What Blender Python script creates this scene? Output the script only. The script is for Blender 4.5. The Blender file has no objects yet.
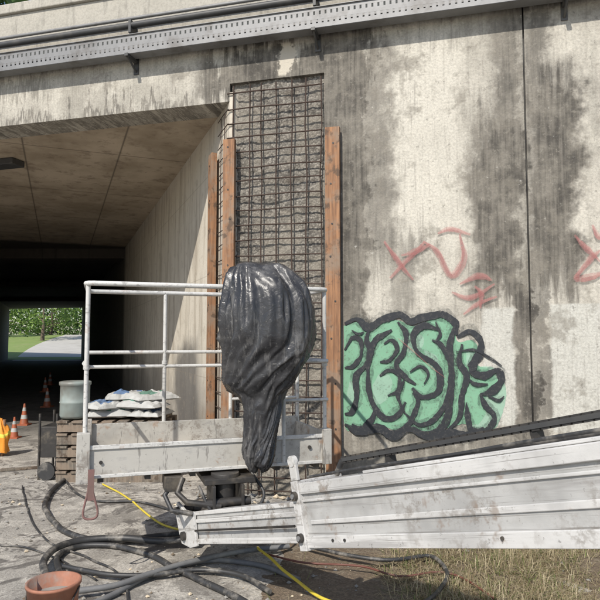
import bpy, math, random
from mathutils import Vector, Matrix, noise
random.seed(7)
rnd=random.random
def ru(a,b): return a+(b-a)*rnd()
scene=bpy.context.scene
# ------------------------------------------------------------------ node helper
class NT:
    def __init__(s,name):
        s.m=bpy.data.materials.new(name); s.m.use_nodes=True
        s.t=s.m.node_tree; s.n=s.t.nodes; s.l=s.t.links
        s.b=s.n['Principled BSDF']; s.out=s.n['Material Output']
        s.tc=s.n.new('ShaderNodeTexCoord'); s.co=s.tc.outputs['Object']
        s._xyz=None
    def put(s,sock,v):
        if isinstance(v,bpy.types.NodeSocket): s.l.new(v,sock)
        elif isinstance(v,(tuple,list)):
            sock.default_value=tuple(v)+((1,) if len(sock.default_value)==4 and len(v)==3 else ())
        else: sock.default_value=v
    def M(s,op,a,b=0.0,clamp=False):
        n=s.n.new('ShaderNodeMath'); n.operation=op; n.use_clamp=clamp
        s.put(n.inputs[0],a); s.put(n.inputs[1],b); return n.outputs[0]
    def xyz(s):
        if not s._xyz:
            n=s.n.new('ShaderNodeSeparateXYZ'); s.l.new(s.co,n.inputs[0]); s._xyz=n.outputs
        return s._xyz
    def noise(s,scale,detail=4,rough=.6,sc=None,dist=0,loc=None):
        detail=min(detail,4.5)
        co=s.co
        if sc or loc:
            mp=s.n.new('ShaderNodeMapping'); s.l.new(co,mp.inputs[0])
            if sc: mp.inputs['Scale'].default_value=sc
            if loc: mp.inputs['Location'].default_value=loc
            co=mp.outputs[0]
        n=s.n.new('ShaderNodeTexNoise'); s.l.new(co,n.inputs['Vector'])
        n.inputs['Scale'].default_value=scale; n.inputs['Detail'].default_value=detail
        n.inputs['Roughness'].default_value=rough; n.inputs['Distortion'].default_value=dist
        return n.outputs[0]
    def vor(s,scale,feat='F1',out='Distance',sc=None):
        co=s.co
        if sc:
            mp=s.n.new('ShaderNodeMapping'); s.l.new(co,mp.inputs[0]); mp.inputs['Scale'].default_value=sc; co=mp.outputs[0]
        n=s.n.new('ShaderNodeTexVoronoi'); n.feature=feat; s.l.new(co,n.inputs['Vector']); n.inputs['Scale'].default_value=scale
        return n.outputs[out]
    def S(s,v,a,b,lo=0.,hi=1.,smooth=True):
        n=s.n.new('ShaderNodeMapRange'); n.interpolation_type='SMOOTHSTEP' if smooth else 'LINEAR'
        s.put(n.inputs[0],v); n.inputs[1].default_value=a; n.inputs[2].default_value=b
        n.inputs[3].default_value=lo; n.inputs[4].default_value=hi
        return n.outputs[0]
    def mix(s,f,a,b,mode='MIX'):
        n=s.n.new('ShaderNodeMix'); n.data_type='RGBA'; n.blend_type=mode; n.clamp_factor=True
        s.put(n.inputs[0],f); s.put(n.inputs[6],a); s.put(n.inputs[7],b); return n.outputs[2]
    def band(s,v,a,b,soft):
        return s.M('MULTIPLY',s.S(v,a-soft,a+soft),s.S(v,b-soft,b+soft,1,0))
    def bump(s,h,st=.3,dist=.02):
        n=s.n.new('ShaderNodeBump'); n.inputs['Strength'].default_value=st; n.inputs['Distance'].default_value=dist
        s.l.new(h,n.inputs['Height']); s.l.new(n.outputs[0],s.b.inputs['Normal'])
    def fin(s,col,rough=.8,metal=0,spec=None):
        s.put(s.b.inputs['Base Color'],col); s.put(s.b.inputs['Roughness'],rough); s.put(s.b.inputs['Metallic'],metal)
        if spec is not None: s.b.inputs['Specular IOR Level'].default_value=spec
        return s.m
def simple(name,c,rough=.6,metal=0,var=.25,scale=12,dirt=(.12,.1,.08),dirtamt=.4,bump=.15):
    t=NT(name); n=t.noise(scale,4,.65); n2=t.noise(scale*.3,4,.7,loc=(5,3,1))
    d=tuple(x*(1-var) for x in c); col=t.mix(n,d,tuple(min(1,x*(1+var)) for x in c))
    col=t.mix(t.M('MULTIPLY',t.S(n2,.48,.7),dirtamt),col,dirt)
    if bump>.1: t.bump(n,bump,.01)
    return t.fin(col,rough,metal)
# ------------------------------------------------------------------ materials
JX=3.03
def mat_facade():
    t=NT('facade_concrete'); X,Y,Z=t.xyz()
    n1=t.noise(1.3,4,.65); n2=t.noise(3.2,5,.72,loc=(3,1,7)); st=t.noise(1,5,.7,sc=(11,1,.9)); fine=t.noise(45,4,.7)
    st2=t.noise(1,4,.6,sc=(30,1,1.6),loc=(2,0,4))
    wx=t.M('ADD',X,t.M('ADD',t.M('MULTIPLY',t.M('SUBTRACT',n1,.5),.55),t.M('MULTIPLY',t.M('SUBTRACT',n2,.5),.6)))
    wz=t.M('ADD',Z,t.M('ADD',t.M('MULTIPLY',t.M('SUBTRACT',n2,.5),.6),t.M('MULTIPLY',t.M('SUBTRACT',st,.5),1.8)))
    base=t.mix(t.S(n1,.3,.7),(.36,.335,.285),(.585,.55,.475))
    base=t.mix(t.S(st,.45,.75,0,.7),base,(.28,.265,.225))
    base=t.mix(t.S(n2,.5,.72,0,.5),base,(.65,.615,.53))
    lp=t.M('MULTIPLY',t.band(wx,1.85,2.45,.12),t.band(wz,2.4,4.6,.2)); base=t.mix(t.M('MULTIPLY',lp,.6),base,(.67,.635,.55))
    def bx(x0,x1,z0,z1,sx,sz,k):
        return t.M('MULTIPLY',t.M('MULTIPLY',t.band(wx,x0,x1,sx),t.band(wz,z0,z1,sz)),k)
    masks=[bx(.95,1.55,1.5,5.0,.06,.35,1.0), bx(-.35,1.7,4.2,4.75,.14,.12,1.), bx(1.42,1.8,2.3,4.6,.12,.5,.7),
           bx(2.5,3.02,1.9,3.8,.09,.28,1.), bx(2.72,3.02,3.4,5.0,.08,.2,.9), bx(3.02,3.52,2.0,4.2,.09,.3,1.), bx(3.02,3.3,3.8,5.0,.08,.2,.85),
           bx(2.86,3.06,.1,2.4,.05,.2,1.), bx(1.2,2.95,-.3,.74,.2,.22,.8), bx(3.05,3.2,.1,2.1,.03,.2,.7),bx(4.2,5.0,2,4.9,.15,.3,.9),
           bx(1.8,2.05,1.8,2.6,.1,.2,.6), bx(-12,-.4,4.12,4.29,.2,.06,.75), bx(-5,-2.2,4.55,4.75,.3,.06,.5)]
    m=masks[0]
    for k in masks[1:]: m=t.M('MAXIMUM',m,k)
    dark=t.mix(t.S(t.M('ADD',t.M('MULTIPLY',n2,.6),t.M('MULTIPLY',st2,.4)),.37,.63),(.062,.056,.047),(.225,.205,.17))
    crack=t.M('MULTIPLY',t.S(t.vor(9,'DISTANCE_TO_EDGE',sc=(1.5,1,1)),0,.03,1,0),t.S(n2,.5,.6))
    dark=t.mix(t.M('MULTIPLY',crack,.3),dark,(.30,.28,.24))
    dark=t.mix(t.S(t.noise(18,4,.75,loc=(6,2,3)),.55,.66,0,.4),dark,(.33,.3,.25))
    pz=t.M('ADD',Z,t.M('MULTIPLY',t.M('SUBTRACT',n2,.5),.03)); px=t.M('ADD',X,t.M('MULTIPLY',t.M('SUBTRACT',n2,.5),.12))
    patch=t.M('MAXIMUM',t.M('MULTIPLY',t.band(px,3.2,9,.02),t.band(pz,.75,1.93,.01)),
                        t.M('MULTIPLY',t.band(px,2.6,2.88,.02),t.band(pz,.8,1.9,.02)))
    col=t.mix(m,base,dark)
    col=t.mix(t.M('MULTIPLY',patch,.9),col,t.mix(st,(.47,.46,.41),(.63,.62,.565)))
    blot=t.M('MULTIPLY',t.S(t.noise(2.2,5,.78,loc=(9,9,9)),.53,.65),.6)
    col=t.mix(blot,col,(.21,.19,.155))
    col=t.mix(t.S(st2,.52,.75,0,.45),col,(.17,.15,.13))
    sp2=t.noise(14,4,.75,loc=(1,2,3)); col=t.mix(t.S(sp2,.6,.66,0,.5),col,(.13,.12,.1)); col=t.mix(t.S(sp2,.3,.37,.45,0),col,(.66,.64,.58))
    col=t.mix(t.S(fine,.35,.62,.28,0),col,(.12,.11,.1))
    sp=t.M('MULTIPLY',t.band(wx,.58,.74,.02),t.band(pz,4.42,4.78,.02)); col=t.mix(t.M('MULTIPLY',sp,.85),col,(.58,.53,.44))
    t.bump(t.M('ADD',fine,t.M('MULTIPLY',n2,1.5)),.4,.012)
    return t.fin(col,.88)
def mat_parapet():
    t=NT('parapet_concrete'); n1=t.noise(1.5,4,.65); st=t.noise(1,4,.7,sc=(6,1,1)); f=t.noise(50,4,.7)
    c=t.mix(n1,(.36,.34,.29),(.5,.47,.41)); c=t.mix(t.S(st,.5,.7,0,.7),c,(.2,.19,.165)); c=t.mix(t.S(f,.35,.6,.25,0),c,(.13,.12,.1))
    t.bump(f,.3,.01); return t.fin(c,.9)
def mat_tunnelwall():
    t=NT('tunnel_wall_plaster'); X,Y,Z=t.xyz()
    n1=t.noise(1.1,4,.65); n2=t.noise(5,4,.7); st=t.noise(1,4,.7,sc=(5,1,.6)); f=t.noise(40,4,.7)
    c=t.mix(n1,(.48,.43,.35),(.66,.61,.52)); c=t.mix(t.S(st,.46,.66,0,.8),c,(.35,.30,.235))
    low=t.M('ADD',Z,t.M('MULTIPLY',t.M('SUBTRACT',n1,.5),1.6))
    c=t.mix(t.S(low,.3,1.5,.7,0),c,(.2,.18,.16))
    xx=t.M('ADD',X,t.M('MULTIPLY',t.M('SUBTRACT',n1,.5),1.0))
    c=t.mix(t.M('MULTIPLY',t.band(xx,1.4,3.2,.3),t.S(low,1.2,1.8,.8,0)),c,(.09,.085,.08))
    c=t.mix(t.S(X,10.8,11.6,0,.9),c,(.06,.055,.05))  # deep-tunnel shade painted into the wall colour
    seam=t.M('MULTIPLY',t.S(t.M('PINGPONG',t.M('ADD',X,.4),1.25),.0,.018,1,0),.5); c=t.mix(seam,c,(.16,.14,.11))
    sz=t.M('MULTIPLY',t.S(t.M('PINGPONG',t.M('ADD',Z,.1),.62),.0,.012,1,0),.35); c=t.mix(sz,c,(.2,.17,.13))
    c=t.mix(t.S(n2,.52,.7,0,.5),c,(.30,.255,.2))
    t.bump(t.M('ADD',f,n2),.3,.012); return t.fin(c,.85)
def mat_ceiling():
    t=NT('soffit_concrete'); X,Y,Z=t.xyz()
    n1=t.noise(.9,4,.65); n2=t.noise(4,5,.75); f=t.noise(40,4,.7)
    c=t.mix(t.S(n1,.3,.7),(.33,.265,.19),(.54,.45,.345)); c=t.mix(t.S(n2,.5,.68,0,.65),c,(.21,.16,.115))
    sx=t.S(t.M('PINGPONG',X,1.22),0,.022,1,0); sy=t.S(t.M('PINGPONG',t.M('ADD',Y,.3),.62),0,.02,1,0)
    c=t.mix(t.M('MULTIPLY',t.M('MAXIMUM',sx,sy),.75),c,(.08,.065,.05))
    c=t.mix(t.S(X,10.8,11.3,0,.9),c,(.04,.036,.032))  # soffit colour darkened further in, standing in for missing light
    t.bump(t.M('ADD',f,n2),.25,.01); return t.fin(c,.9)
def mat_exposed():
    t=NT('exposed_aggregate'); v=t.vor(46,out='Color'); d=t.vor(46); n=t.noise(2.2,4,.7); f=t.noise(60,4,.7)
    sep=t.n.new('ShaderNodeSeparateColor'); t.l.new(v,sep.inputs[0])
    c=t.mix(sep.outputs[0],(.12,.11,.095),(.31,.285,.245)); c=t.mix(t.S(d,.4,.75,0,.7),c,(.08,.07,.06))
    c=t.mix(t.S(n,.45,.62,0,.7),c,(.25,.225,.185)); c=t.mix(t.S(n,.28,.44,.7,0),c,(.085,.07,.055)); c=t.mix(t.S(f,.55,.7,0,.5),c,(.36,.335,.29))
    t.bump(t.M('ADD',t.M('MULTIPLY',d,-1.),f),.5,.015); return t.fin(c,.9)
def mat_ground():
    t=NT('dusty_asphalt'); n1=t.noise(.55,4,.65); n2=t.noise(2.6,5,.75,loc=(4,2,0)); f=t.noise(55,4,.75); v=t.vor(90)
    c=t.mix(t.S(n1,.35,.65),(.26,.24,.21),(.45,.42,.37)); c=t.mix(t.S(n2,.45,.58,0,.9),c,(.62,.58,.51)); 
    c=t.mix(t.S(t.noise(1.5,5,.8,loc=(8,8,0),dist=1.2),.53,.60,0,.85),c,(.10,.09,.08))
    c=t.mix(t.S(t.noise(7,4,.8,loc=(2,8,0)),.55,.64,0,.65),c,(.14,.12,.105))
    c=t.mix(t.S(f,.4,.65,.45,0),c,(.1,.09,.08)); c=t.mix(t.S(v,.1,.25,.35,0),c,(.5,.47,.42))
    X,Y,Z=t.xyz(); c=t.mix(t.S(Y,8.5,11.5,0,.8),c,(.07,.066,.06))  # shade of the tunnel floor painted into the ground colour
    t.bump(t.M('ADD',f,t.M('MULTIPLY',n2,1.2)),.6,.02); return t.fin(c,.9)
def mat_earth():
    t=NT('dry_earth'); n1=t.noise(2,4,.7); n2=t.noise(9,4,.75); f=t.noise(60,4,.7)
    c=t.mix(n1,(.13,.09,.06),(.32,.25,.175)); c=t.mix(t.S(n2,.5,.68,0,.7),c,(.36,.31,.23)); c=t.mix(t.S(f,.4,.6,.5,0),c,(.06,.045,.03))
    t.bump(t.M('ADD',f,n2),.8,.03); return t.fin(c,.95)
def mat_wood(name='weathered_orange_timber',k=1.0,s=(.17,.085,.045),e=(.36,.185,.09)):
    t=NT(name); g=t.noise(1,4,.7,sc=(40,40,2.2)); n=t.noise(3,4,.7); k=t.noise(9,4,.6)
    c=t.mix(t.S(g,.3,.7),s,e); c=t.mix(t.S(n,.44,.62,0,.8),c,(.24,.18,.13)); c=t.mix(t.S(k,.54,.66,0,.8),c,(.075,.05,.033))
    t.bump(g,.4,.008); return t.fin(c,.75)
def mat_worn(name,c0,rough=.45,streak=(1,25,25),amt=.55,rust=(.2,.1,.05),str2=None,am2=1.,grime=0.):
    t=NT(name); s=t.noise(1,5,.75,sc=streak); n=t.noise(5,4,.75); f=t.noise(28,4,.8); s2=t.noise(1,4,.8,sc=str2 or streak,loc=(4,4,4)); lg=t.noise(1.6,4,.7,loc=(1,9,2))
    c=t.mix(s,tuple(x*.72 for x in c0),c0); c=t.mix(t.S(s,.54,.66,0,amt*am2),c,(.3,.29,.28)); c=t.mix(t.S(s2,.57,.63,0,min(1,amt*am2)),c,(.13,.12,.11)); c=t.mix(t.S(f,.61,.67,0,amt),c,(.14,.13,.12))
    c=t.mix(t.S(lg,.46,.66,0,.6),c,tuple(x*.5 for x in c0))
    if grime:
        g=t.noise(11,4.5,.8,loc=(3,3,8)); g2=t.noise(2.4,4,.7,loc=(8,1,8)); c=t.mix(t.M('MULTIPLY',t.S(g,.47,.6),t.S(g2,.42,.62,0,grime)),c,(.19,.165,.14))
    c=t.mix(t.S(n,.58,.68,0,amt),c,rust); c=t.mix(t.S(n,.3,.42,.35*amt,0),c,(.3,.28,.25)); t.bump(f,.15,.006); return t.fin(c,rough,.0)
def mat_plastic():
    t=NT('black_plastic_sheet'); n=t.noise(3,4,.6); f=t.noise(1,5,.7,sc=(18,18,3)); f2=t.noise(35,4,.7); d=t.noise(2,4,.7,loc=(5,5,5))
    c=t.mix(n,(.016,.016,.018),(.045,.045,.048)); c=t.mix(t.S(f,.52,.66,0,.5),c,(.17,.165,.16)); c=t.mix(t.S(d,.52,.7,0,.4),c,(.18,.175,.17)); c=t.mix(t.S(f2,.6,.7,0,.4),c,(.24,.23,.21))
    t.bump(t.M('ADD',t.noise(9,4,.6,dist=.8),t.M('MULTIPLY',n,.8)),.45,.02); return t.fin(c,t.S(n,.3,.7,.22,.45))
def mat_paint(name,c,var=.2,cover=1.0,lo=.34,hi=.46,base=.45):
    t=NT(name); n=t.noise(6,4,.7); f=t.noise(40,4,.75); c2=t.mix(n,tuple(x*(1-var) for x in c),tuple(min(1,x*(1+var)) for x in c))
    c2=t.mix(t.S(f,.3,.5,.3,0),c2,(.2,.19,.17)); t.fin(c2,.7)
    tr=t.n.new('ShaderNodeBsdfTransparent'); mx=t.n.new('ShaderNodeMixShader')
    a=t.M('MULTIPLY',t.S(t.M('ADD',t.M('MULTIPLY',f,.6),t.M('MULTIPLY',n,.4)),lo,hi,base,1),cover)
    t.l.new(a,mx.inputs[0]); t.l.new(tr.outputs[0],mx.inputs[1]); t.l.new(t.b.outputs[0],mx.inputs[2]); t.l.new(mx.outputs[0],t.out.inputs[0])
    return t.m
def mat_leaf(name,a,b):
    t=NT(name); oi=t.n.new('ShaderNodeNewGeometry'); c=t.mix(oi.outputs['Random Per Island'],a,b); t.fin(c,.6)
    tl=t.n.new('ShaderNodeBsdfTranslucent'); t.l.new(c,tl.inputs[0]); mx=t.n.new('ShaderNodeMixShader'); mx.inputs[0].default_value=.35
    t.l.new(t.b.outputs[0],mx.inputs[1]); t.l.new(tl.outputs[0],mx.inputs[2]); t.l.new(mx.outputs[0],t.out.inputs[0]); return t.m
FAC=mat_facade(); PAR=mat_parapet(); TW=mat_tunnelwall(); CEI=mat_ceiling(); EXP=mat_exposed(); GR=mat_ground(); EARTH=mat_earth()
WOOD=mat_wood(); GWOOD=mat_wood('grey_pallet_timber',1,(.10,.085,.07),(.22,.19,.15))
STEELW=mat_worn('worn_white_paint',(.66,.65,.62),.45,(18,18,6),.5,(.28,.14,.07),(10,10,30)); BOOM=mat_worn('worn_silver_paint',(.66,.65,.63),.36,(.8,16,16),.65,(.24,.19,.15),(.5,40,40),1.1,.75)
BOOMD=mat_worn('silver_web_plate',(.50,.495,.48),.4,(.7,14,14),.65,(.22,.16,.12),(.4,45,45),1.2,.8)
TOE=mat_worn('worn_deck_plate',(.52,.50,.455),.55,(3,20,8),.65,(.30,.19,.12),(14,14,2),1.,.85); PLY=simple('dusty_plywood',(.60,.50,.36),.8,0,.25,9,(.3,.25,.18),.6)
PLAST=mat_plastic(); DARK=simple('greasy_black_steel',(.045,.042,.04),.5,.3,.4,14,(.2,.17,.13),.6); RUST=simple('rusty_rebar',(.055,.035,.026),.85,0,.4,20,(.03,.022,.017),.5)
GALV=simple('galvanised_steel',(.22,.22,.22),.55,.3,.25,8,(.12,.11,.1),.7); PIPE=simple('dark_conduit',(.05,.05,.05),.5,0,.3,6,(.15,.14,.12),.5)
HOSE=simple('black_rubber_hose',(.035,.035,.036),.5,0,.3,20,(.26,.24,.21),.8); HOSEG=simple('grey_hose',(.15,.15,.15),.6,0,.3,15,(.3,.28,.24),.7)
YEL=simple('yellow_cable',(.60,.47,.05),.5,0,.15,20,(.3,.25,.1),.5); REDW=simple('red_brown_cable',(.14,.05,.035),.6)
TERR=simple('rusty_orange_bucket',(.30,.13,.08),.7,0,.45,15,(.26,.22,.19),1.); GREY=simple('bucket_contents',(.25,.24,.22),.9)
CONE=simple('cone_orange',(.36,.10,.045),.5,0,.15,10,(.2,.12,.08),.5); CONEW=simple('cone_white',(.42,.42,.4),.5,0,.1)
BAG=simple('paper_bag_white',(.42,.42,.40),.8,0,.15,6,(.24,.23,.21),.7); BAGG=simple('bag_print_green',(.09,.20,.15),.7); BAGB=simple('bag_print_blue',(.09,.15,.26),.7)
DRUM=simple('pale_plastic_drum',(.26,.30,.28),.5,0,.2,5,(.16,.15,.13),.9); JACK=simple('hivis_orange',(.8,.30,.03),.7,0,.15,10,(.3,.12,.04),.3); JACY=simple('hivis_yellow',(.7,.6,.08),.7)
GREEN=mat_paint('graffiti_green',(.18,.37,.24)); MINT=mat_paint('graffiti_mint',(.32,.50,.38),cover=.8); BLK=mat_paint('graffiti_black',(.02,.023,.028)); RED=mat_paint('graffiti_red',(.44,.17,.16),cover=.36)
HALO=mat_paint('graffiti_black_overspray',(.05,.06,.06),cover=.4,lo=.42,hi=.6,base=.1)
STRAP=simple('faded_strap',(.20,.11,.10),.8)
# ------------------------------------------------------------------ mesh builder
class MB:
    def __init__(s): s.v=[];s.f=[];s.mi=[];s.mats=[];s.sm=[]
    def mid(s,m):
        if m not in s.mats: s.mats.append(m)
        return s.mats.index(m)
    def add(s,vs,fs,m,smooth=False):
        o=len(s.v); s.v+= [Vector(v) for v in vs]; k=s.mid(m)
        for f in fs: s.f.append([i+o for i in f]); s.mi.append(k); s.sm.append(smooth)
    def box(s,a,b,m,mat=None):
        x0,y0,z0=a;x1,y1,z1=b
        vs=[(x0,y0,z0),(x1,y0,z0),(x1,y1,z0),(x0,y1,z0),(x0,y0,z1),(x1,y0,z1),(x1,y1,z1),(x0,y1,z1)]
        if mat is not None: vs=[mat@Vector(v) for v in vs]
        s.add(vs,[(0,3,2,1),(4,5,6,7),(0,1,5,4),(1,2,6,5),(2,3,7,6),(3,0,4,7)],m)
    def prism(s,poly,z0,z1,m,axis='z'):
        n=len(poly)
        if axis=='z': vs=[(p[0],p[1],z0) for p in poly]+[(p[0],p[1],z1) for p in poly]
        else: vs=[(p[0],z0,p[1]) for p in poly]+[(p[0],z1,p[1]) for p in poly]
        fs=[tuple(range(n))[::-1],tuple(range(n,2*n))]+[(i,(i+1)%n,(i+1)%n+n,i+n) for i in range(n)]
        s.add(vs,fs,m)
    def tube(s,path,r,m,seg=8,cap=True,smooth=True):
        P=[Vector(p) for p in path]; n=len(P); vs=[]; up=None
        for i,p in enumerate(P):
            d=(P[min(i+1,n-1)]-P[max(i-1,0)]).normalized()
            if up is None:
                up=Vector((0,0,1)) if abs(d.z)<.9 else Vector((1,0,0))
            a=d.cross(up).normalized(); b=a.cross(d).normalized(); up=b
            rr=r[i] if isinstance(r,(list,tuple)) else r
            for k in range(seg):
                t=2*math.pi*k/seg; vs.append(p+a*math.cos(t)*rr+b*math.sin(t)*rr)
        fs=[(i*seg+k,i*seg+(k+1)%seg,(i+1)*seg+(k+1)%seg,(i+1)*seg+k) for i in range(n-1) for k in range(seg)]
        s.add(vs,fs,m,smooth)
        if cap: s.add(vs[:seg],[tuple(range(seg))],m); s.add(vs[-seg:],[tuple(range(seg))[::-1]],m)
    def lathe(s,prof,c,m,seg=24,smooth=True):
        vs=[(c[0]+r*math.cos(2*math.pi*k/seg),c[1]+r*math.sin(2*math.pi*k/seg),c[2]+z) for r,z in prof for k in range(seg)]
        fs=[(i*seg+k,i*seg+(k+1)%seg,(i+1)*seg+(k+1)%seg,(i+1)*seg+k) for i in range(len(prof)-1) for k in range(seg)]
        s.add(vs,fs,m,smooth)
    def build(s,name,parent=None,bevel=0,mw=None):
        me=bpy.data.meshes.new(name); me.from_pydata(s.v,[],s.f)
        for m in s.mats: me.materials.append(m)
        me.polygons.foreach_set('material_index',s.mi); me.polygons.foreach_set('use_smooth',s.sm); me.update()
        o=bpy.data.objects.new(name,me); scene.collection.objects.link(o)
        if parent:
            o.parent=parent; bpy.context.view_layer.update()
        if mw is not None: o.matrix_world=mw
        elif parent: o.matrix_world=Matrix.Identity(4)
        if bevel:
            b=o.modifiers.new('bev','BEVEL'); b.width=bevel; b.segments=2; b.limit_method='ANGLE'
        return o
def empty(name,mw=None):
    o=bpy.data.objects.new(name,None); scene.collection.objects.link(o); o.empty_display_size=.2
    if mw is not None: o.matrix_world=mw
    bpy.context.view_layer.update()
    return o
def spl(pts,k=8):
    P=[Vector(p) for p in pts]; P=[2*P[0]-P[1]]+P+[2*P[-1]-P[-2]]; out=[]
    for i in range(1,len(P)-2):
        for j in range(k):
            t=j/k; a,b,c,d=P[i-1:i+3]
            out.append(.5*((2*b)+(c-a)*t+(2*a-5*b+4*c-d)*t*t+(3*b-a-3*c+d)*t**3))
    out.append(P[-2]); return out
# ------------------------------------------------------------------ camera
H=1.6; PITCH=math.radians(3.8)
cam=bpy.data.cameras.new('camera'); co=bpy.data.objects.new('camera',cam); scene.collection.objects.link(co)
co.location=(0,0,H); co.rotation_euler=(math.radians(90)+PITCH,0,0); cam.lens=36; cam.sensor_width=36; cam.clip_end=1000; scene.camera=co
def ray(u,v):   # site survey: sight line through a point read from the photograph
    a=(u-300)/600; b=(300-v)/600
    return Vector((a,math.cos(PITCH)-b*math.sin(PITCH),math.sin(PITCH)+b*math.cos(PITCH)))
def G(u,v,z=0.0):
    d=ray(u,v); t=(z-H)/d.z; return Vector((d.x*t,d.y*t,z))
def D(u,v,dep):
    d=ray(u,v); t=dep/d.y; return Vector((d.x*t,dep,H+d.z*t))
# ------------------------------------------------------------------ frames
ANG=math.atan2(-.258,.966); FM=Matrix.Translation((-.77,6.4,0))@Matrix.Rotation(ANG,4,'Z'); FI=FM.inverted()
def W(u,v,off=0):   # point on the facade plane, facade coordinates
    o=FI@Vector((0,0,H)); d=(FI.to_3x3())@ray(u,v); t=(-off-o.y)/d.y; p=o+d*t; return (p.x,p.z)
TA=math.atan2(.928,-.371); TM=Matrix.Translation((-.77,6.4,0))@Matrix.Rotation(TA,4,'Z')
bridge=empty('concrete_underpass')
mb=MB()
mb.prism([(-14,4.2),(0,4.2),(0,4.4),(1.06,4.4),(1.06,-.3),(JX-.008,-.3),(JX-.008,4.85),(-14,4.85)],0,.4,FAC,'y')
mb.prism([(JX+.008,-.3),(14,-.3),(14,4.85),(JX+.008,4.85)],0,.4,FAC,'y')
mb.prism([(-14,-.3),(-6.9,-.3),(-6.9,4.2),(-14,4.2)],0,.4,FAC,'y')
mb.box((JX-.05,.06,-.3),(JX+.05,.39,4.84),PIPE)
mb.build('facade_wall',bridge,0,FM)
mb=MB(); 
mb.box((-14,-.03,4.853),(14,.28,5.58),PAR); mb.box((-14,-.07,5.58),(14,.32,5.70),PAR)
mb.build('parapet',bridge,.012,FM)
mb=MB(); nx,nz=64,240; vs=[];fs=[]
for j in range(nz+1):
    for i in range(nx+1):
        x=.02+1.05*i/nx; z=-.1+4.52*j/nz; p=Vector((x,0,z))
        y=.045+.010*noise.noise(p*14)+.007*noise.noise(p*33)+.022*noise.noise(p*3)
        if i in(0,nx) : y=.03
        vs.append((x,y,z))
fs=[(j*(nx+1)+i,j*(nx+1)+i+1,(j+1)*(nx+1)+i+1,(j+1)*(nx+1)+i) for j in range(nz) for i in range(nx)]
mb.add(vs,fs,EXP,True); mb.build('exposed_concrete_panel',bridge,0,FM)
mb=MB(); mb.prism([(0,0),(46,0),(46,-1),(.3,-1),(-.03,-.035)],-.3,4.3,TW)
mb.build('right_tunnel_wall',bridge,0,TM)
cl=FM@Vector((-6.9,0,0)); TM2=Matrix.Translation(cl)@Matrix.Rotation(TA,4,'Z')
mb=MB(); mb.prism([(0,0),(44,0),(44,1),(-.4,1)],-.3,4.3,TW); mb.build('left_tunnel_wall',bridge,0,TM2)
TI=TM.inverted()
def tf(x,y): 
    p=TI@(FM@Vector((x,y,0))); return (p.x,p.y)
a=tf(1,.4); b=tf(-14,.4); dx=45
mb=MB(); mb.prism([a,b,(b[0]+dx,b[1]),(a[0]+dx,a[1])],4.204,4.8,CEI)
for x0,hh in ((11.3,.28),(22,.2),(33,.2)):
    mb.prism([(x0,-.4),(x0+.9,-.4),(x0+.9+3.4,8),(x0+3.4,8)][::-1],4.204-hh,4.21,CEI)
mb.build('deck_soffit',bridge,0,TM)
mb=MB(); q=D(3,131,8.6); mb.box((-.45,-.12,-.09),(.3,.12,.0),PIPE); mb.build('soffit_lamp',None,.01,Matrix.Translation((q.x,q.y,4.2))@Matrix.Rotation(-.3,4,'Z'))
# rebar mesh
mb=MB()
for i in range(7):
    xx=.06+i*.163+ru(-.02,.02); mb.tube([(xx+ru(-.014,.014),-.012+ru(-.01,.01),z) for z in [k*.55 for k in range(0,8)]]+[(xx,-.01,4.36)],.0078,RUST,6)
for j in range(27):
    z=.05+j*.162+ru(-.018,.018); 
    mb.tube([(-.02,-.02,z+ru(-.01,.01)),(.3,-.022+ru(-.008,.008),z+ru(-.01,.01)),(.7,-.02,z+ru(-.01,.01)),(1.04,-.012,z)],.0078,RUST,6)
mb.build('rebar_mesh',None,0,FM)
mb=MB()
for i in range(2): mb.tube([(.12+i*.16,.02,z) for z in (0,1,2,3,4.1)],.0055,RUST,6)
for j in range(26): z=.05+j*.162; mb.tube([(-.03,.022,z),(.2,.024,z+ru(-.01,.01)),(.42,.02,z)],.0055,RUST,6)
mb.build('rebar_mesh',None,0,TM)
def post(x0,x1,top,mw,y0=-.085,y1=-.035,sgn=1):
    mb=MB(); mb.box((x0,min(y0,y1),0),(x1,max(y0,y1),top),WOOD); 
    yf=y0
    for k in range(9):
        z=.3+k*.42+ru(-.06,.06); xc=(x0+x1)/2+ru(-.03,.03)
        if z<top-.05:
            mb.tube([(xc,yf+.012*sgn,z),(xc,yf-.004*sgn,z)],.010,DARK,10,smooth=False)
    return mb.build('timber_post',None,.004,mw)
post(1.085,1.235,3.78,FM); post(-.035,.095,3.75,FM,-.09,-.035); post(.40,.56,3.74,TM,.10,.035,-1)
# ------------------------------------------------------------------ cable tray
tray=empty('cable_tray',FM)
mb=MB(); yf=-.20
for z0,z1 in((4.79,4.835),(4.875,4.925),(4.965,5.0)): mb.box((-13,yf,z0),(12,yf+.003,z1),GALV)
x=-13
while x<12:
    mb.box((x,yf+.0005,4.835),(x+.04,yf+.003,4.875),GALV); mb.box((x+.03,yf+.0005,4.925),(x+.07,yf+.003,4.965),GALV); x+=.06
mb.box((-13,yf+.003,4.787),(12,-.06,4.791),GALV); mb.box((-13,yf-.015,5.0),(12,yf+.02,5.006),GALV)
mb.box((-13,-.062,4.79),(12,-.058,5.0),GALV)
mb.build('tray_channel',tray,0,FM)
mb=MB()
for yy,zz,r in((-.15,4.83,.02),(-.12,4.86,.026),(-.09,4.82,.018)):
    mb.tube([(xx,yy+ru(-.01,.01),zz+ru(-.004,.008)) for xx in [-13+k*.9 for k in range(28)]],r,PIPE,8)
mb.tube([(-13,-.13,5.15),(12,-.13,5.15)],.036,PIPE,12); mb.tube([(-13,-.1,5.25),(12,-.1,5.25)],.02,GALV,8)
mb.build('cables',tray,0,FM)
mb=MB()
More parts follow.
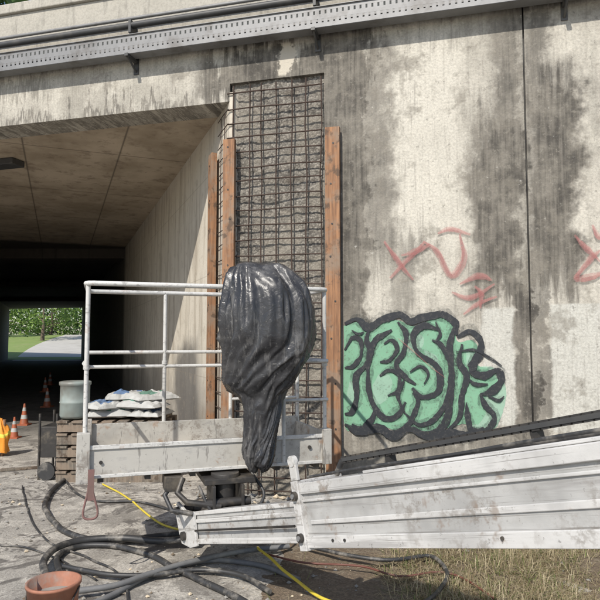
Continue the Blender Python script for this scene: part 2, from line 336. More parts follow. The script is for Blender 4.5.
for xx in (-10.5,-8.4,-6.2,-4.0,W(137,50)[0],W(318,30)[0],3.4,5.6,8):
    mb.box((xx-.02,-.23,4.755),(xx+.02,.0,4.786),PIPE); mb.tube([(xx,-.2,4.76),(xx,-.01,4.66)],.013,PIPE,6); mb.box((xx-.03,-.012,4.63),(xx+.03,-.0005,4.84),PIPE)
    mb.box((xx-.015,-.17,5.05),(xx+.015,-.031,5.2),PIPE)
mb.build('brackets',tray,0,FM)
# ------------------------------------------------------------------ graffiti
off=[.003]
def ribbon(mb,px,w,m,k=7,soft=0):
    pts=[Vector((*W(*p),0)) for p in px]
    c=spl(pts,k); off[0]+=.0003; y=-off[0]; L=[];R=[]; n=len(c); sd=off[0]*9000
    for i,p in enumerate(c):
        d=(c[min(i+1,n-1)]-c[max(i-1,0)]).normalized(); nn=Vector((-d.y,d.x,0)); f=.35+.65*min(1,min(i,n-1-i)/6)
        wa=w*.5*f*(.9+.8*noise.noise(Vector((i*.13,sd,0)))+.12*ru(-1,1)); wb=w*.5*f*(.9+.8*noise.noise(Vector((i*.13,sd,5)))+.12*ru(-1,1))
        a=p+nn*wa; b=p-nn*wb; L.append((a.x,y,a.y)); R.append((b.x,y,b.y))
    mb.add(L+R,[(i,i+1,n+i+1,n+i) for i in range(n-1)],m)
def fill(mb,px,m,k=5):
    c=spl([Vector((*W(*p),0)) for p in px+[px[0]]],k)[:-1]; off[0]+=.0004; y=-off[0]
    mb.add([(p.x+ru(-.004,.004),y,p.y+ru(-.004,.004)) for p in c],[tuple(range(len(c)))],m)
g=MB()
fill(g,[(470,372),(484,366),(500,372),(506,392),(503,412),(495,428),(478,432),(466,420),(462,395)],MINT)
fill(g,[(344,326),(358,322),(370,330),(384,322),(398,320),(412,326),(430,320),(444,318),(454,328),(458,342),(472,340),(480,352),(476,364),(490,370),(497,382),(486,396),(486,412),(478,424),(462,424),(448,428),(428,432),(408,426),(394,430),(376,424),(358,427),(344,422)],GREEN)
for hl in ([(402,340),(412,332),(424,338),(420,350),(408,352)],[(466,352),(474,350),(474,362),(467,366)],[(372,385),(382,372),(392,380),(388,398),(376,404)],[(424,350),(436,356),(440,370),(430,366)],[(350,380),(358,388),(354,404),(347,398)]):
    fill(g,hl,MINT)
K=.056
S_=[
 ([(345,324),(357,319),(369,327),(383,319),(399,315),(412,322),(428,316),(443,314),(454,322),(457,335)],K*1.3),
 ([(457,337),(470,332),(481,342),(478,356),(468,366)],K*1.2),
 ([(345,350),(352,338),(361,342),(361,356),(353,366),(345,368)],K*.9),
 ([(369,327),(366,340),(371,352),(365,366),(356,376),(357,398),(352,412),(345,414)],K),
 ([(352,424),(362,428),(372,420),(376,406)],K),
 ([(392,330),(378,338),(370,356),(368,380),(373,402),(384,418),(398,414),(406,402)],K*1.1),
 ([(384,344),(392,340),(397,350),(390,360),(380,362)],K*.8),
 ([(380,376),(390,370),(400,376),(398,390),(388,396)],K*.8),
 ([(376,424),(388,433),(402,430),(412,420),(418,404),(414,392)],K*1.1),
 ([(398,322),(406,334),(404,352),(396,364),(404,376),(416,384)],K),
 ([(440,330),(424,326),(414,338),(418,352),(432,362),(440,376),(436,392),(422,398),(412,388)],K*1.2),
 ([(432,340),(442,346),(450,360),(452,380),(446,404),(434,420),(418,424),(404,412)],K),
 ([(404,412),(398,396),(404,380)],K*.9),
 ([(456,322),(450,345),(452,372),(450,400),(444,424),(432,434),(414,430)],K*1.2),
 ([(462,344),(460,362),(466,376),(462,396),(458,418),(448,430)],K),
 ([(478,356),(472,372),(484,376),(497,370),(502,380),(492,392),(480,394)],K*1.2),
 ([(480,394),(486,406),(494,418),(486,430),(472,430),(468,416),(466,402)],K),
 ([(466,376),(476,384),(488,384)],K*.9),
 ([(345,424),(360,431),(380,429),(394,437),(410,430),(430,437),(450,433),(468,434),(484,428)],K*1.5),
 ([(456,352),(474,350),(490,358),(502,366)],K*.45),
 ([(410,372),(420,366),(428,374),(424,384)],K*.6),
 ([(436,322),(440,334),(436,342)],K*.6),([(352,330),(358,334),(364,332)],K*.5),([(488,396),(498,400),(504,396)],K*.6)]
for p,w in S_: ribbon(g,p,w*1.9,HALO)
for p,w in S_: ribbon(g,p,w,BLK)
ribbon(g,[(398,338),(412,350),(430,366),(446,378)],.012,RED)
g.build('green_graffiti',None,0,FM)
g=MB(); R_=.032
for p in ([(384,242),(396,258),(414,280)],[(390,278),(406,262),(424,242)],[(424,242),(438,252),(452,276),(463,258),(460,234)],[(438,234),(452,230),(470,235)],[(402,256),(416,252),(430,244)],
  [(452,292),(470,298),(494,284)],[(460,284),(480,276),(492,280)],[(464,314),(480,303),(497,297)],[(480,308),(482,294),(475,286)],[(575,236),(588,250),(600,262)],[(600,250),(588,262),(576,278),(592,278),(606,270)],[(592,226),(598,238),(612,232)]):
    ribbon(g,p,R_,RED); ribbon(g,[(q[0]+ru(-1,1),q[1]+ru(-1,1)) for q in p],R_*1.9,RED)
g.build('red_graffiti',None,0,FM)
# ------------------------------------------------------------------ ground
def grid(name,x0,x1,y0,y1,nx,ny,hf,m,smooth=True):
    mb=MB(); vs=[];
    for j in range(ny+1):
        for i in range(nx+1):
            x=x0+(x1-x0)*i/nx; y=y0+(y1-y0)*j/ny; vs.append((x,y,hf(x,y)))
    mb.add(vs,[(j*(nx+1)+i,j*(nx+1)+i+1,(j+1)*(nx+1)+i+1,(j+1)*(nx+1)+i) for j in range(ny) for i in range(nx)],m,smooth)
    return mb.build(name)
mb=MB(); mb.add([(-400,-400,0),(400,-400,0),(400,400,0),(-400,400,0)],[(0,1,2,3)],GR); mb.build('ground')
def eh(x,y):
    e=min((x+.45+.25*noise.noise(Vector((y*2,3,0))))/.5,(y-1.2)/.6,(7-x)/.5); e=max(0,min(1,e)); return -.03+e*(.05+.03*noise.noise(Vector((x*2,y*2,0)))+.02*noise.noise(Vector((x*8,y*8,0))))
grid('earth_verge',-.5,7,1.2,6.9,150,120,eh,EARTH)
def rise(y): return max(0,min(2.3,(y-49)*.072))
GRASSG=simple('verge_green',(.19,.26,.07),.9,0,.35,2,(.30,.29,.14),.6); ROAD=simple('pale_road',(.46,.44,.40),.9,0,.2,1,(.30,.28,.23),.5)
grid('grass_verge',-140,80,48,260,10,60,lambda x,y:.004+rise(y),GRASSG)
mb=MB(); L=[];R=[]
for i in range(30):
    t=i/29; y=46+90*t; cx=-18.2-.4*(y-45); cx+= 30*t*t; L.append((cx-3.4,y,.012+rise(y)));R.append((cx+3.6,y,.012+rise(y)))
mb.add(L+R,[(i,30+i,31+i,i+1) for i in range(29)],ROAD); mb.build('road')
L1=mat_leaf('foliage_light',(.12,.23,.04),(.34,.46,.12)); L2=mat_leaf('foliage_dark',(.025,.055,.015),(.09,.17,.035)); BARK=simple('bark',(.12,.09,.065),.9)
def tree(name,x,y,h,r,low,n=2600,mt=None,seed=1,z0=0,s=.16):
    rs=random.Random(seed); mb=MB()
    mb.tube([(x,y,z0-.2),(x+.1,y,z0+h*.3),(x-.1,y+.1,z0+h*.6),(x,y,z0+h*.92)],[.16+h*.012,.13,.08,.03],BARK,8)
    cl=[]
    for i in range(26):
        a=rs.uniform(0,6.28); zz=rs.uniform(low,h*.95); k=1-abs((zz-h*.5)/(h*.62))**2; rr=r*max(.25,k)*rs.uniform(.35,1)
        c=Vector((x+math.cos(a)*rr,y+math.sin(a)*rr,z0+zz)); cl.append((c,rs.uniform(.35,.75)*r*.55))
        mb.tube([(x,y,z0+max(.3,zz-1)),((x+c.x)/2,(y+c.y)/2,z0+zz-.4),c],[.06,.04,.012],BARK,5)
    for i in range(n):
        c,cr=rs.choice(cl); d=Vector((rs.gauss(0,1),rs.gauss(0,1),rs.gauss(0,.8)))*cr*.55; p=c+d
        if p.z<z0+.05: continue
        u=Vector((rs.gauss(0,1),rs.gauss(0,1),rs.gauss(0,1))).normalized(); v=u.cross(Vector((rs.gauss(0,1),rs.gauss(0,1),rs.gauss(0,1)))).normalized()
        q=s*rs.uniform(.6,1.5); mb.add([p-u*q,p+v*q*.6,p+u*q,p-v*q*.6],[(0,1,2,3)],mt if mt else (L1 if rs.random()<.65 else L2))
    return mb.build(name)
sd=1
for (x,y,h,r,low,m) in ((-30,70,9,3.4,2.2,None),(-25,86,7,3.4,.6,L2),(-15.5,66,7,2.6,1.6,L2),(-13,74,9,3.5,.5,L2),(-34,82,8,4,.3,None),(-28.5,92,7,4,.2,None),(-21,94,8,4.5,.2,None),(-38,76,8,4,.3,None),(-9,80,9,4,.4,L2)):
    tree('broadleaf_tree',x,y,h,r,low,2800,m,sd,rise(y),.15); sd+=1
mb=MB(); rs=random.Random(5)
for i in range(22000):
    x=rs.uniform(-70,0); y=106+rs.gauss(0,1.5)+3*noise.noise(Vector((x*.2,0,0))); hz=8+3*noise.noise(Vector((x*.15,2,0)))+2*noise.noise(Vector((x*.6,2,0)))
    z=rs.uniform(.1,hz); q=rs.uniform(.12,.4); u=Vector((rs.gauss(0,1),rs.gauss(0,1),rs.gauss(0,1))).normalized(); v=u.cross(Vector((rs.gauss(0,1),rs.gauss(0,1),1))).normalized(); p=Vector((x,y,z+rise(y)-.3))
    mb.add([p-u*q,p+v*q*.6,p+u*q,p-v*q*.6],[(0,1,2,3)],L2 if noise.noise(Vector((x*.5,z*.7,1)))<.05 else L1)
mb.build('distant_trees')
tree('broadleaf_tree',-8.6,20,10,2.6,.6,4500,L2,50,4.8); tree('broadleaf_tree',-12.5,24,12,3,.6,4000,L2,51,4.8); tree('broadleaf_tree',-5.6,22,8,2.4,.6,3500,L2,52,4.8)
# ------------------------------------------------------------------ basket
BM=Matrix.Translation((-1.45,4.05,0))@Matrix.Rotation(math.radians(18.3),4,'Z')
bk=empty('aerial_lift_basket',BM)
Wd,Dp,Z0,ZT=1.75,.75,.68,1.985
mb=MB()
mb.box((0,0,Z0),(Wd,.02,Z0+.20),TOE); mb.box((0,Dp-.02,Z0),(Wd,Dp,Z0+.26),TOE)
mb.box((0,.021,Z0),(.02,Dp-.021,Z0+.22),TOE); mb.box((Wd-.02,.021,Z0),(Wd,Dp-.021,Z0+.22),TOE)
mb.box((-.0,-.012,Z0+.185),(Wd,-.001,Z0+.215),STEELW); mb.box((0,-.01,Z0-.004),(Wd,-.001,Z0+.02),STEELW)
mb.box((-.035,-.03,Z0-.03),(.05,.05,Z0+.30),TOE); mb.box((Wd-.05,-.03,Z0-.01),(Wd+.02,.05,Z0+.25),TOE)
mb.box((-.012,Dp-.06,Z0-.01),(.05,Dp+.012,Z0+.3),TOE)
mb.tube([(.12,-.014,Z0+.10),(.12,-.001,Z0+.10)],.012,DARK,8); mb.tube([(1.6,-.014,Z0+.12),(1.6,-.001,Z0+.12)],.014,DARK,8)
mb.build('toe_boards',bk,.004,BM)
mb=MB(); mb.box((.022,.022,Z0+.01),(Wd-.022,Dp-.022,Z0+.045),PLY); 
for k in range(6):
    x=.1+k*.31; mb.box((x,.03,Z0-.04),(x+.04,Dp-.03,Z0+.008),DARK)
mb.build('floor',bk,0,BM)
mb=MB(); r=.0155
def tb(a,b,rr=r,m=STEELW): mb.tube([a,b],rr,m,12)
cr=.05; z=ZT
ring=[(0,cr,z),(cr*.3,cr*.3,z),(cr,0,z),(Wd-cr,0,z),(Wd-cr*.3,cr*.3,z),(Wd,cr,z),(Wd,Dp-cr,z),(Wd-cr*.3,Dp-cr*.3,z),(Wd-cr,Dp,z),(cr,Dp,z),(cr*.3,Dp-cr*.3,z),(0,Dp-cr,z),(0,cr,z)]
mb.tube(ring,.0175,STEELW,12,False)
for (x,y) in ((.015,.03),(Wd-.015,.03),(.0,Dp),(Wd*.345,Dp),(Wd*.66,Dp),(Wd,Dp),(Wd*.80,0.0)): tb((x,y,Z0+.02),(x,y,ZT))
for zz in (1.50,1.385):
    tb((0,Dp,zz),(Wd*.66,Dp,zz),.0145)
tb((Wd*.66,Dp,1.44),(Wd,Dp,1.44),.0145)
tb((0,.03,1.44),(0,Dp,1.44),.0145); tb((Wd,.03,1.44),(Wd,Dp,1.44),.0145); tb((Wd*.80,0,1.44),(Wd,.0,1.44),.0145); tb((Wd*.8,.0,1.15),(Wd,.0,1.15),.012)
tb((Wd*.66,Dp,1.1),(Wd,Dp,1.1),.012)
for (x,y) in ((.015,.03),(Wd-.015,.03),(Wd*.345,Dp),(Wd*.66,Dp)): mb.tube([(x,y,1.40),(x,y,1.43)],.022,STEELW,12)
mb.build('guard_rails',bk,0,BM)
mb=MB(); c=D(91,484,4.05); c=BM.inverted()@c
sp=[(c.x-.01,-.045,Z0),(c.x-.02,-.05,c.z-.05),(c.x-.045,-.05,c.z-.17),(c.x-.03,-.05,c.z-.215),(c.x+.03,-.05,c.z-.215),(c.x+.045,-.05,c.z-.17),(c.x+.015,-.05,c.z-.05),(c.x+.01,-.045,Z0)]
mb.tube(spl(sp,4),.008,STRAP,6); mb.box((c.x-.02,-.056,c.z-.1),(c.x+.02,-.046,c.z+.1),STRAP); mb.build('hanging_strap',bk,0,BM)
mb=MB(); mb.tube([(.3,.5,Z0+.07),(.85,.35,Z0+.07)],.018,WOOD,8); mb.box((.9,.45,Z0+.046),(1.2,.62,Z0+.12),GREY); mb.tube([(.15,.3,Z0+.08),(.5,.2,Z0+.06)],.012,YEL,6); mb.build('tools',bk,.003,BM)
mb=MB(); rc=Vector((.96,-.02,0))
mb.lathe([(0,.30),(.085,.30),(.09,.33),(.075,.36),(.075,.60),(.1,.62),(.1,.665),(0,.665)],(rc.x,rc.y,0),DARK,20)
mb.box((rc.x-.16,rc.y-.1,.6),(rc.x+.2,rc.y+.35,.638),DARK); mb.box((rc.x-.05,.1,.638),(rc.x+.05,Dp-.05,.678),DARK)
for xx in(-.11,.09): mb.box((rc.x+xx,rc.y-.14,.34),(rc.x+xx+.022,rc.y+.12,.6),DARK)
mb.tube([(rc.x-.16,rc.y-.1,.48),(rc.x+.16,rc.y-.1,.48)],.03,DARK,14)
mb.tube([(rc.x-.35,.0,.63),(rc.x-.42,-.04,.54),(rc.x-.38,-.1,.45),(rc.x-.24,-.12,.42)],.018,HOSE,8)
mb.tube([(rc.x-.3,-.05,.65),(rc.x-.34,-.08,.56),(rc.x-.28,-.12,.5),(rc.x-.05,-.14,.46)],.022,DARK,8)
mb.tube(spl([(rc.x+.2,.0,.64),(rc.x+.26,-.12,.5),(rc.x+.1,-.2,.38),(rc.x-.1,-.16,.42),(rc.x-.2,-.1,.6)],5),.012,HOSE,8)
mb.box((rc.x-.42,-.05,.56),(rc.x-.30,.12,.66),DARK)
mb.build('rotator',bk,.004,BM)
rows=[(263,247,280,.05),(265,239,289,.11),(270,231,298,.165),(278,226,305,.20),(290,223,311,.225),(305,221,314,.24),(322,221,316,.25),(338,221,316,.25),(350,221,313,.24),(361,221,308,.225),(372,222,301,.20),(382,223,294,.175),(389,226,289,.15),(396,238,285,.125),(406,243,282,.105),(420,244,280,.10),(434,244,277,.095),(445,243,275,.10),(455,244,274,.10),(461,246,272,.09),(466,250,268,.06),(468,256,262,.02)]
def interp(t):
    f=t*(len(rows)-1); i=min(int(f),len(rows)-2); k=f-i; return [rows[i][j]*(1-k)+rows[i+1][j]*k for j in range(4)]
mb=MB(); NR,NS=190,170; vs=[]
for j in range(NR+1):
    t=j/NR; v,xl,xr,dp=interp(t); dep=4.30-.03*math.sin(t*3)
    a=D(xl,v,dep); b=D(xr,v,dep); c=(a+b)/2; hw=(b.x-a.x)/2
    c.z=a.z; yc=dep+ (0.03 if t<.6 else .03-.20*(t-.6))
    for i in range(NS):
        th=2*math.pi*i/NS; ca,sa=math.cos(th),math.sin(th); e=.75
        ca=math.copysign(abs(ca)**e,ca); sa=math.copysign(abs(sa)**e,sa)
        th2=th+1.6*t*t-.5*math.sin(t*5)
        p=Vector((math.cos(th2)*1.8,math.sin(th2)*1.8,t*2.2))
        pp=Vector((math.cos(th2)*3.0,math.sin(th2)*3.0,t*4))
        rid=1-2*abs(noise.noise(pp)); rid2=1-2*abs(noise.noise(pp*1.9+Vector((4,4,4)))); rid3=1-2*abs(noise.noise(Vector((math.cos(th2)*7,math.sin(th2)*7,t*3))))
        w=1+.13*(rid-.7)+.06*(rid2-.7)+.035*(rid3-.7)+.10*noise.noise(p)
        q=Vector((math.cos(th)*14,math.sin(th)*14,t*14)); w+=.012*noise.noise(q)
        amp=1 if t>.1 else t/.1
        w=1+(w-1)*amp*(1.3 if t>.5 else 1)
        vs.append((c.x+ca*hw*w,yc+sa*dp*w,c.z+.05*noise.noise(Vector((math.cos(th)*1.5,math.sin(th)*1.5,t*6)))*amp))
fs=[(j*NS+i,(j+1)*NS+i,(j+1)*NS+(i+1)%NS,j*NS+(i+1)%NS) for j in range(NR) for i in range(NS)]+[tuple(range(NS)),tuple(range(NR*NS,(NR+1)*NS))[::-1]]
mb.add(vs,fs,PLAST,True)
mb.build('plastic_sheet_cover')
# ------------------------------------------------------------------ boom
P0=Vector((-.80,4.27,0)); P1=Vector((.95,1.9,0)); P0.z=H-.335*P0.y; P1.z=H-.335*P1.y
dv=(P1-P0); Ln=dv.length; xd=dv.normalized(); yd=Vector((0,0,1)).cross(xd).normalized(); zd=xd.cross(yd)
BO=Matrix((( xd.x,yd.x,zd.x,P0.x),(xd.y,yd.y,zd.y,P0.y),(xd.z,yd.z,zd.z,P0.z),(0,0,0,1)))
bm_=empty('telescopic_boom',BO)
tj=.485*Ln
mb=MB()
mb.box((.04,.02,.012),(tj+.4,.20,.215),BOOMD)
mb.box((.06,.008,.145),(tj,.0195,.17),BOOM); mb.box((.06,.008,.012),(tj,.0195,.045),BOOM); mb.box((.06,.010,.195),(tj,.0195,.221),BOOM)
mb.tube([(.2,-.005,.10),(tj-.1,-.005,.10)],.008,DARK,6)
mb.build('inner_section',bm_,.006,BO)
mb=MB()
hh=.305; E=Ln+2.4
mb.box((tj-.02,0,0),(E,.25,hh),BOOMD)
mb.box((tj,-.010,.215),(E,-.0005,.228),BOOM); mb.box((tj,-.016,hh-.05),(E,-.0005,hh+.006),BOOM)
mb.box((tj,-.014,-.006),(E,-.0005,.052),BOOM)
mb.prism([(tj+.05,.105),(E,.125),(E,.165),(tj+.05,.125)],-.008,-.0005,BOOM,'y')
mb.box((tj+.5,.0,hh+.008),(E,.05,hh+.022),BOOM); mb.box((tj+.02,.0,hh+.0005),(E,.25,hh+.007),BOOM)
mb.build('outer_section',bm_,.004,BO)
mb=MB()
for xx in (tj+.22,tj+.31,tj+1.2,tj+2.4): mb.tube([(xx,-.02,.03),(xx,-.012,.03)],.007,DARK,8)
mb.tube(spl([(tj+.1,-.02,hh+.03),(tj+.5,.03,hh+.035),(tj+1.0,.06,hh+.032),(tj+1.7,.02,hh+.04),(E,.05,hh+.035)],8),.008,HOSE,6)
mb.build('bolts_and_line',bm_,0,BO)
mb=MB()
mb.box((tj-.05,-.028,-.02),(tj+.01,.278,hh+.02),BOOM); mb.box((tj-.045,-.026,hh+.021),(tj+.015,-.006,hh+.12),STEELW)
mb.tube([(tj-.015,-.004,hh+.12),(tj-.015,-.03,hh+.12)],.03,STEELW,14)
for zz in(.045,.25): mb.tube([(tj-.02,-.045,zz),(tj-.02,.0,zz)],.024,DARK,12); mb.tube([(tj-.02,-.052,zz),(tj-.02,-.04,zz)],.014,GALV,6)
mb.box((tj-.09,.04,hh-.07),(tj-.05,.2,hh-.04),DARK)
mb.build('collar',bm_,.004,BO)
mb=MB()
hd=[(-.03,.02),(.10,-.01),(.2,.0),(.2,.22),(.06,.24),(-.04,.30),(-.09,.26),(-.06,.10)]
mb.prism(hd,-.008,.012,BOOM,'y'); mb.prism(hd,.21,.23,BOOM,'y')
mb.tube([(-.03,-.03,.24),(-.03,.25,.24)],.028,DARK,14); mb.tube([(.03,-.03,.07),(.03,.25,.07)],.03,DARK,14)
mb.tube([(-.03,.11,.24),(.04,.30,.16)],.04,DARK,12)
mb.box((-.03,.02,.06),(.05,.2,.2),DARK)
mb.build('boom_head',bm_,.003,BO)
mb=MB(); x=tj+.18; k=0
while x<Ln+2.3:
    z=hh+.07; mb.box((x,.15,z),(x+.034,.20,z+.034),DARK); mb.box((x+.008,.146,z+.008),(x+.05,.204,z+.026),PIPE); x+=.042; k+=1
mb.tube([(tj+.1,.17,hh+.02),(tj+.16,.17,hh+.08),(tj+.3,.17,hh+.085)],.016,HOSE,8); mb.tube([(tj+.2,.13,hh+.03),(Ln+2.3,.12,hh+.03)],.009,HOSE,6)
mb.box((tj+.3,.145,hh+.008),(E,.155,hh+.03),GALV)
for xx in (tj+.5,tj+1.3,tj+2.2,tj+3.1): mb.box((xx,.156,hh+.008),(xx+.03,.20,hh+.07),DARK)
mb.build('cable_carrier',bm_,0,BO)
# ------------------------------------------------------------------ hoses
def hose(px,r,m,name='hose',lift=0):
    pts=[]; 
    for i,p in enumerate(px):
        q=G(p[0],p[1],r+lift+(p[2] if len(p)>2 else 0)+.005); pts.append(q)
    c=spl(pts,8); c=[p+Vector((.012*noise.noise(p*4),.012*noise.noise(p*4+Vector((7,0,0))),0)) for p in c]
    mb=MB(); mb.tube(c,r,m,10); mb.build(name)
hose([(84,462),(66,478),(50,492),(45,508),(58,526),(84,538),(118,541),(150,537),(186,533)],.023,HOSE)
hose([(46,580),(44,562),(56,548),(84,540),(122,538),(160,541),(196,538,.03)],.026,HOSE,lift=.03)
hose([(60,572),(58,556),(80,546),(116,546),(152,556),(186,574),(226,592),(262,612)],.021,HOSE)
hose([(70,592),(112,586),(150,574),(190,562),(236,552),(290,546)],.019,HOSEG,lift=.03)
hose([(72,612),(110,596),(140,580),(172,568),(214,560),(262,566),(300,580)],.018,HOSEG)
hose([(64,566),(104,574),(152,575),(196,570),(240,575),(270,592)],.016,HOSE,lift=.02)
hose([(22,486),(28,512),(46,540),(84,556),(120,575),(128,600)],.008,HOSE,'cable')
hose([(62,440),(58,462),(70,486),(92,500),(140,502),(178,512)],.011,HOSE,'cable')
hose([(0,545),(28,548),(60,560),(96,580)],.007,HOSE,'cable')
hose([(103,484),(128,498),(152,518),(172,528),(196,531)],.009,YEL,'extension_cable')
hose([(258,548),(272,560),(296,580),(318,596),(345,606)],.010,YEL,'extension_cable',.05)
hose([(262,553),(300,562),(360,566),(400,576),(440,572),(470,582),(500,604)],.007,REDW,'cable',.05)
hose([(300,545),(380,560),(430,556),(446,572),(440,590),(420,606)],.014,HOSE,'hose',.06)
b0=D(54,577,3.3)
mb=MB(); mb.lathe([(0,.0),(.105,0),(.135,.30),(.142,.30),(.142,.315),(.128,.315),(.12,.22),(0,.225)],(b0.x,3.3,0),TERR,28)
mb.tube(spl([(b0.x-.14,3.3,.29),(b0.x-.1,3.2,.2),(b0.x,3.15,.16),(b0.x+.1,3.2,.2),(b0.x+.14,3.3,.29)],6),.004,DARK,6)
mb.lathe([(0,.226),(.122,.24)],(b0.x,3.3,0),GREY,20); mb.build('bucket')
# ------------------------------------------------------------------ pallets, bags, drum
mb=MB(); cx,cy=-2.15,7.25
for lv in range(5):
    z=lv*.14
    for yy in(-.38,0,.3): mb.box((cx-.6,cy+yy,z),(cx+.6,cy+yy+.09,z+.1),GWOOD)
    for k in range(7): mb.box((cx-.6+k*.17,cy-.4,z+.101),(cx-.6+k*.17+.12,cy+.4,z+.123),GWOOD)
mb.build('pallet')
def bag(x,y,z,rot,pm):
    mb=MB(); n=18; vs=[]; l,w,h=.27,.19,.075
    for j in range(n+1):
        for i in range(n+1):
            a=-1+2*i/n; b=-1+2*j/n; k=((1-abs(a)**3)*(1-abs(b)**3))**.5
            vs.append((a*l*(1+.05*noise.noise(Vector((b*3,x,z)))),b*w*(1+.06*noise.noise(Vector((a*3,x,z)))),h*k*(1+.5*noise.noise(Vector((a*3+x*9,b*3,z*9)))+.2*noise.noise(Vector((a*9+x*9,b*9,z*9))))))
    m=len(vs); vs+=[(v[0],v[1],-.35*v[2]) for v in vs]
    q=lambda j,i:j*(n+1)+i
    T=Matrix.Translation((x,y,z+.03))@Matrix.Rotation(rot,4,'Z'); vs=[T@Vector(v) for v in vs]
    for j in range(n):
        for i in range(n):
            mm=pm if (3<=i<=8 and 3<=j<=13) or (i in(12,13) and 5<=j<=12) else BAG
            mb.add([vs[q(j,i)],vs[q(j,i+1)],vs[q(j+1,i+1)],vs[q(j+1,i)]],[(0,1,2,3)],mm,False)
            mb.add([vs[m+q(j,i)],vs[m+q(j,i+1)],vs[m+q(j+1,i+1)],vs[m+q(j+1,i)]],[(3,2,1,0)],BAG,False)
    mb.build('cement_bag')
for (x,y,z,r,pm) in ((-2.2,7.1,.70,.2,BAGG),(-1.75,7.15,.70,1.4,BAGB),(-2.0,7.4,.70,-.1,BAGG),(-2.25,7.12,.79,.9,BAGB),(-1.85,7.1,.80,-.3,BAGG),(-2.05,7.25,.88,.3,BAGB),(-1.75,7.2,.88,.7,BAGG)): bag(x,y,z,r,pm)
mb=MB(); mb.lathe([(0,0),(.15,0),(.165,.03),(.165,.17),(.172,.18),(.165,.19),(.165,.37),(.178,.38),(.178,.415),(.16,.42),(0,.425)],(-2.62,7.05,.70),DRUM,28); mb.build('plastic_drum')
mb=MB(); 
mb.box((-3.0,7.0,.25),(-2.8,7.4,.6),DARK)
for s in((-3.0,7.0),(-2.8,7.0),(-3.0,7.4),(-2.8,7.4)): mb.tube([(s[0],s[1],0),(s[0],s[1],.75)],.015,DARK,8)
mb.tube([(-2.9,6.96,.1),(-2.9,7.0,.1)],.1,HOSE,18); mb.build('hand_cart',None,.005)
def cone(u,v,h=.5):
    p=G(u,v); mb=MB(); k=h/.5
    mb.box((p.x-.13*k,p.y-.13*k,0),(p.x+.13*k,p.y+.13*k,.03*k),CONE)
    seg=[(.10,.03,CONE),(.078,.15,CONEW),(.062,.24,CONE),(.046,.33,CONEW),(.033,.41,CONE),(.02,.5,CONE)]
    for i in range(5): mb.lathe([(seg[i][0]*k,seg[i][1]*k),(seg[i+1][0]*k,seg[i+1][1]*k)],(p.x,p.y,0),seg[i][2],18)
    mb.lathe([(.02*k,.5*k),(0,.5*k)],(p.x,p.y,0),CONE,18); mb.build('traffic_cone')
cone(24,425,.40); cone(14,438,.34); cone(47,407,.45); cone(45,392,.45); cone(50,385,.45)
mb=MB(); jp=G(2,456); jx,jy=jp.x,jp.y
mb.tube([(jx,jy,0),(jx+.02,jy,.5)],.02,WOOD,8); vs=[]
for j in range(20):
    t=j/19; z=.52-.46*t; rr=.03+.11*min(1,t*2.2)
    for i in range(40):
        th=2*math.pi*i/40; w=1+.5*noise.noise(Vector((math.cos(th)*2.5,math.sin(th)*2.5,t*2)))+.1*math.sin(th*7+t*2)
        vs.append((jx-.05+math.cos(th)*rr*w,jy+math.sin(th)*rr*w*.7,z+.05*noise.noise(Vector((math.cos(th),math.sin(th)+t*3,1)))))
for j in range(19): mb.add(vs,[(j*40+i,(j+1)*40+i,(j+1)*40+(i+1)%40,j*40+(i+1)%40) for i in range(40)],JACY if j in(8,9) else JACK,True)
mb.build('work_jacket')
# ------------------------------------------------------------------ dry grass and gravel
DG1=mat_leaf('dry_straw',(.26,.20,.11),(.58,.50,.33)); DG2=mat_leaf('green_weed',(.10,.14,.04),(.24,.28,.09))
mb=MB()
def blades(n,x0,x1,y0,y1,dens):
    for i in range(n):
        x=ru(x0,x1); y=ru(y0,y1)
        if y>6.2-.267*(x+.77): continue
        if noise.noise(Vector((x*1.6,y*1.6,4)))+dens(x,y)<ru(-.25,.45): continue
        z=eh(x,y)-.01; h=ru(.04,.17)*(1.0+.8*noise.noise(Vector((x*3,y*3,9)))); a=ru(0,6.28); ln=ru(.3,2.2); w=ru(.001,.003); m=DG1 if rnd()<.84 else DG2
        d=Vector((math.cos(a),math.sin(a),0)); s=Vector((-d.y,d.x,0))*w; p=Vector((x,y,z)); k=max(.08,.85-.4*ln); m1=p+d*h*ln*.4+Vector((0,0,h*min(.6,k*.9))); e=p+d*h*ln+Vector((0,0,h*k))
        mb.add([p-s,p+s,m1+s*.8,m1-s*.8,e],[(0,1,2,3),(3,2,4)],m)
blades(36000,.0,2.6,3.2,5.6,lambda x,y:-.25+.6*min(1,max(0,(x-.1)/1.0)))
blades(9000,-.2,6,1.8,5.8,lambda x,y:-.1)
mb.build('dry_grass')
mb=MB()
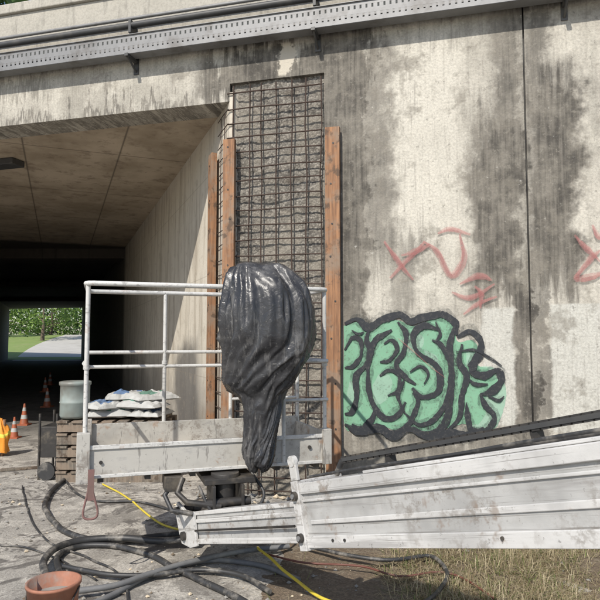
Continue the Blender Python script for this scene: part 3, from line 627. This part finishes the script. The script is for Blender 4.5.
def stone(x,y,s,z=0):
    vs=[];
    for p in ((1,0,0),(-1,0,0),(0,1,0),(0,-1,0),(0,0,1),(0,0,-1)):
        vs.append((x+p[0]*s*ru(.6,1.2),y+p[1]*s*ru(.6,1.2),z+s*.3+p[2]*s*ru(.4,.8)))
    mb.add(vs,[(0,2,4),(2,1,4),(1,3,4),(3,0,4),(2,0,5),(1,2,5),(3,1,5),(0,3,5)],random.choice((GREY,PLY,EARTH,EXP,GREY)))
for i in range(3200):
    x=ru(-3.6,2.4); y=ru(3.0,8); 
    if y>6.3-.267*(x+.77) and x>-.77: continue
    if noise.noise(Vector((x*.9,y*.9,2)))<ru(-.3,.4): continue
    stone(x,y,random.choice((.004,.006,.008,.012,.02)),max(0,eh(x,y)) if x>-.5 else 0)
for i in range(220):
    s=ru(-.3,1.6); p=FM@Vector((s,-ru(.05,.6),0)); stone(p.x,p.y,ru(.012,.045),0)
mb.build('rubble')
for (u,v,l,rz) in ((20,470,.5,.4),(215,505,.45,-.5),(150,478,.35,1.1)):
    p=G(u,v); mb=MB(); mb.box((-l/2,-.03,.004),(l/2,.03,.03),GWOOD); mb.build('timber_offcut',None,.002,Matrix.Translation(p)@Matrix.Rotation(rz,4,'Z'))
# ------------------------------------------------------------------ light
w=bpy.data.worlds.new('World'); scene.world=w; w.use_nodes=True; nt=w.node_tree
EL=math.radians(44); AZ=math.radians(-26)
sd=Vector((math.sin(AZ)*math.cos(EL),-math.cos(AZ)*math.cos(EL),math.sin(EL)))
sky=nt.nodes.new('ShaderNodeTexSky'); sky.sky_type='NISHITA'; sky.sun_disc=False; sky.sun_elevation=EL; sky.sun_rotation=math.atan2(sd.x,sd.y)
bg=nt.nodes['Background']; bg.inputs[1].default_value=.15; nt.links.new(sky.outputs[0],bg.inputs[0])
sl=bpy.data.lights.new('sun','SUN'); sl.energy=4.7; sl.angle=math.radians(.6); sl.color=(1,.945,.86); so=bpy.data.objects.new('sun',sl); scene.collection.objects.link(so)
so.rotation_euler=sd.to_track_quat('Z','Y').to_euler(); so.location=(-5,-10,12)
scene.view_settings.view_transform='Standard'; scene.view_settings.look='None'; scene.view_settings.exposure=0
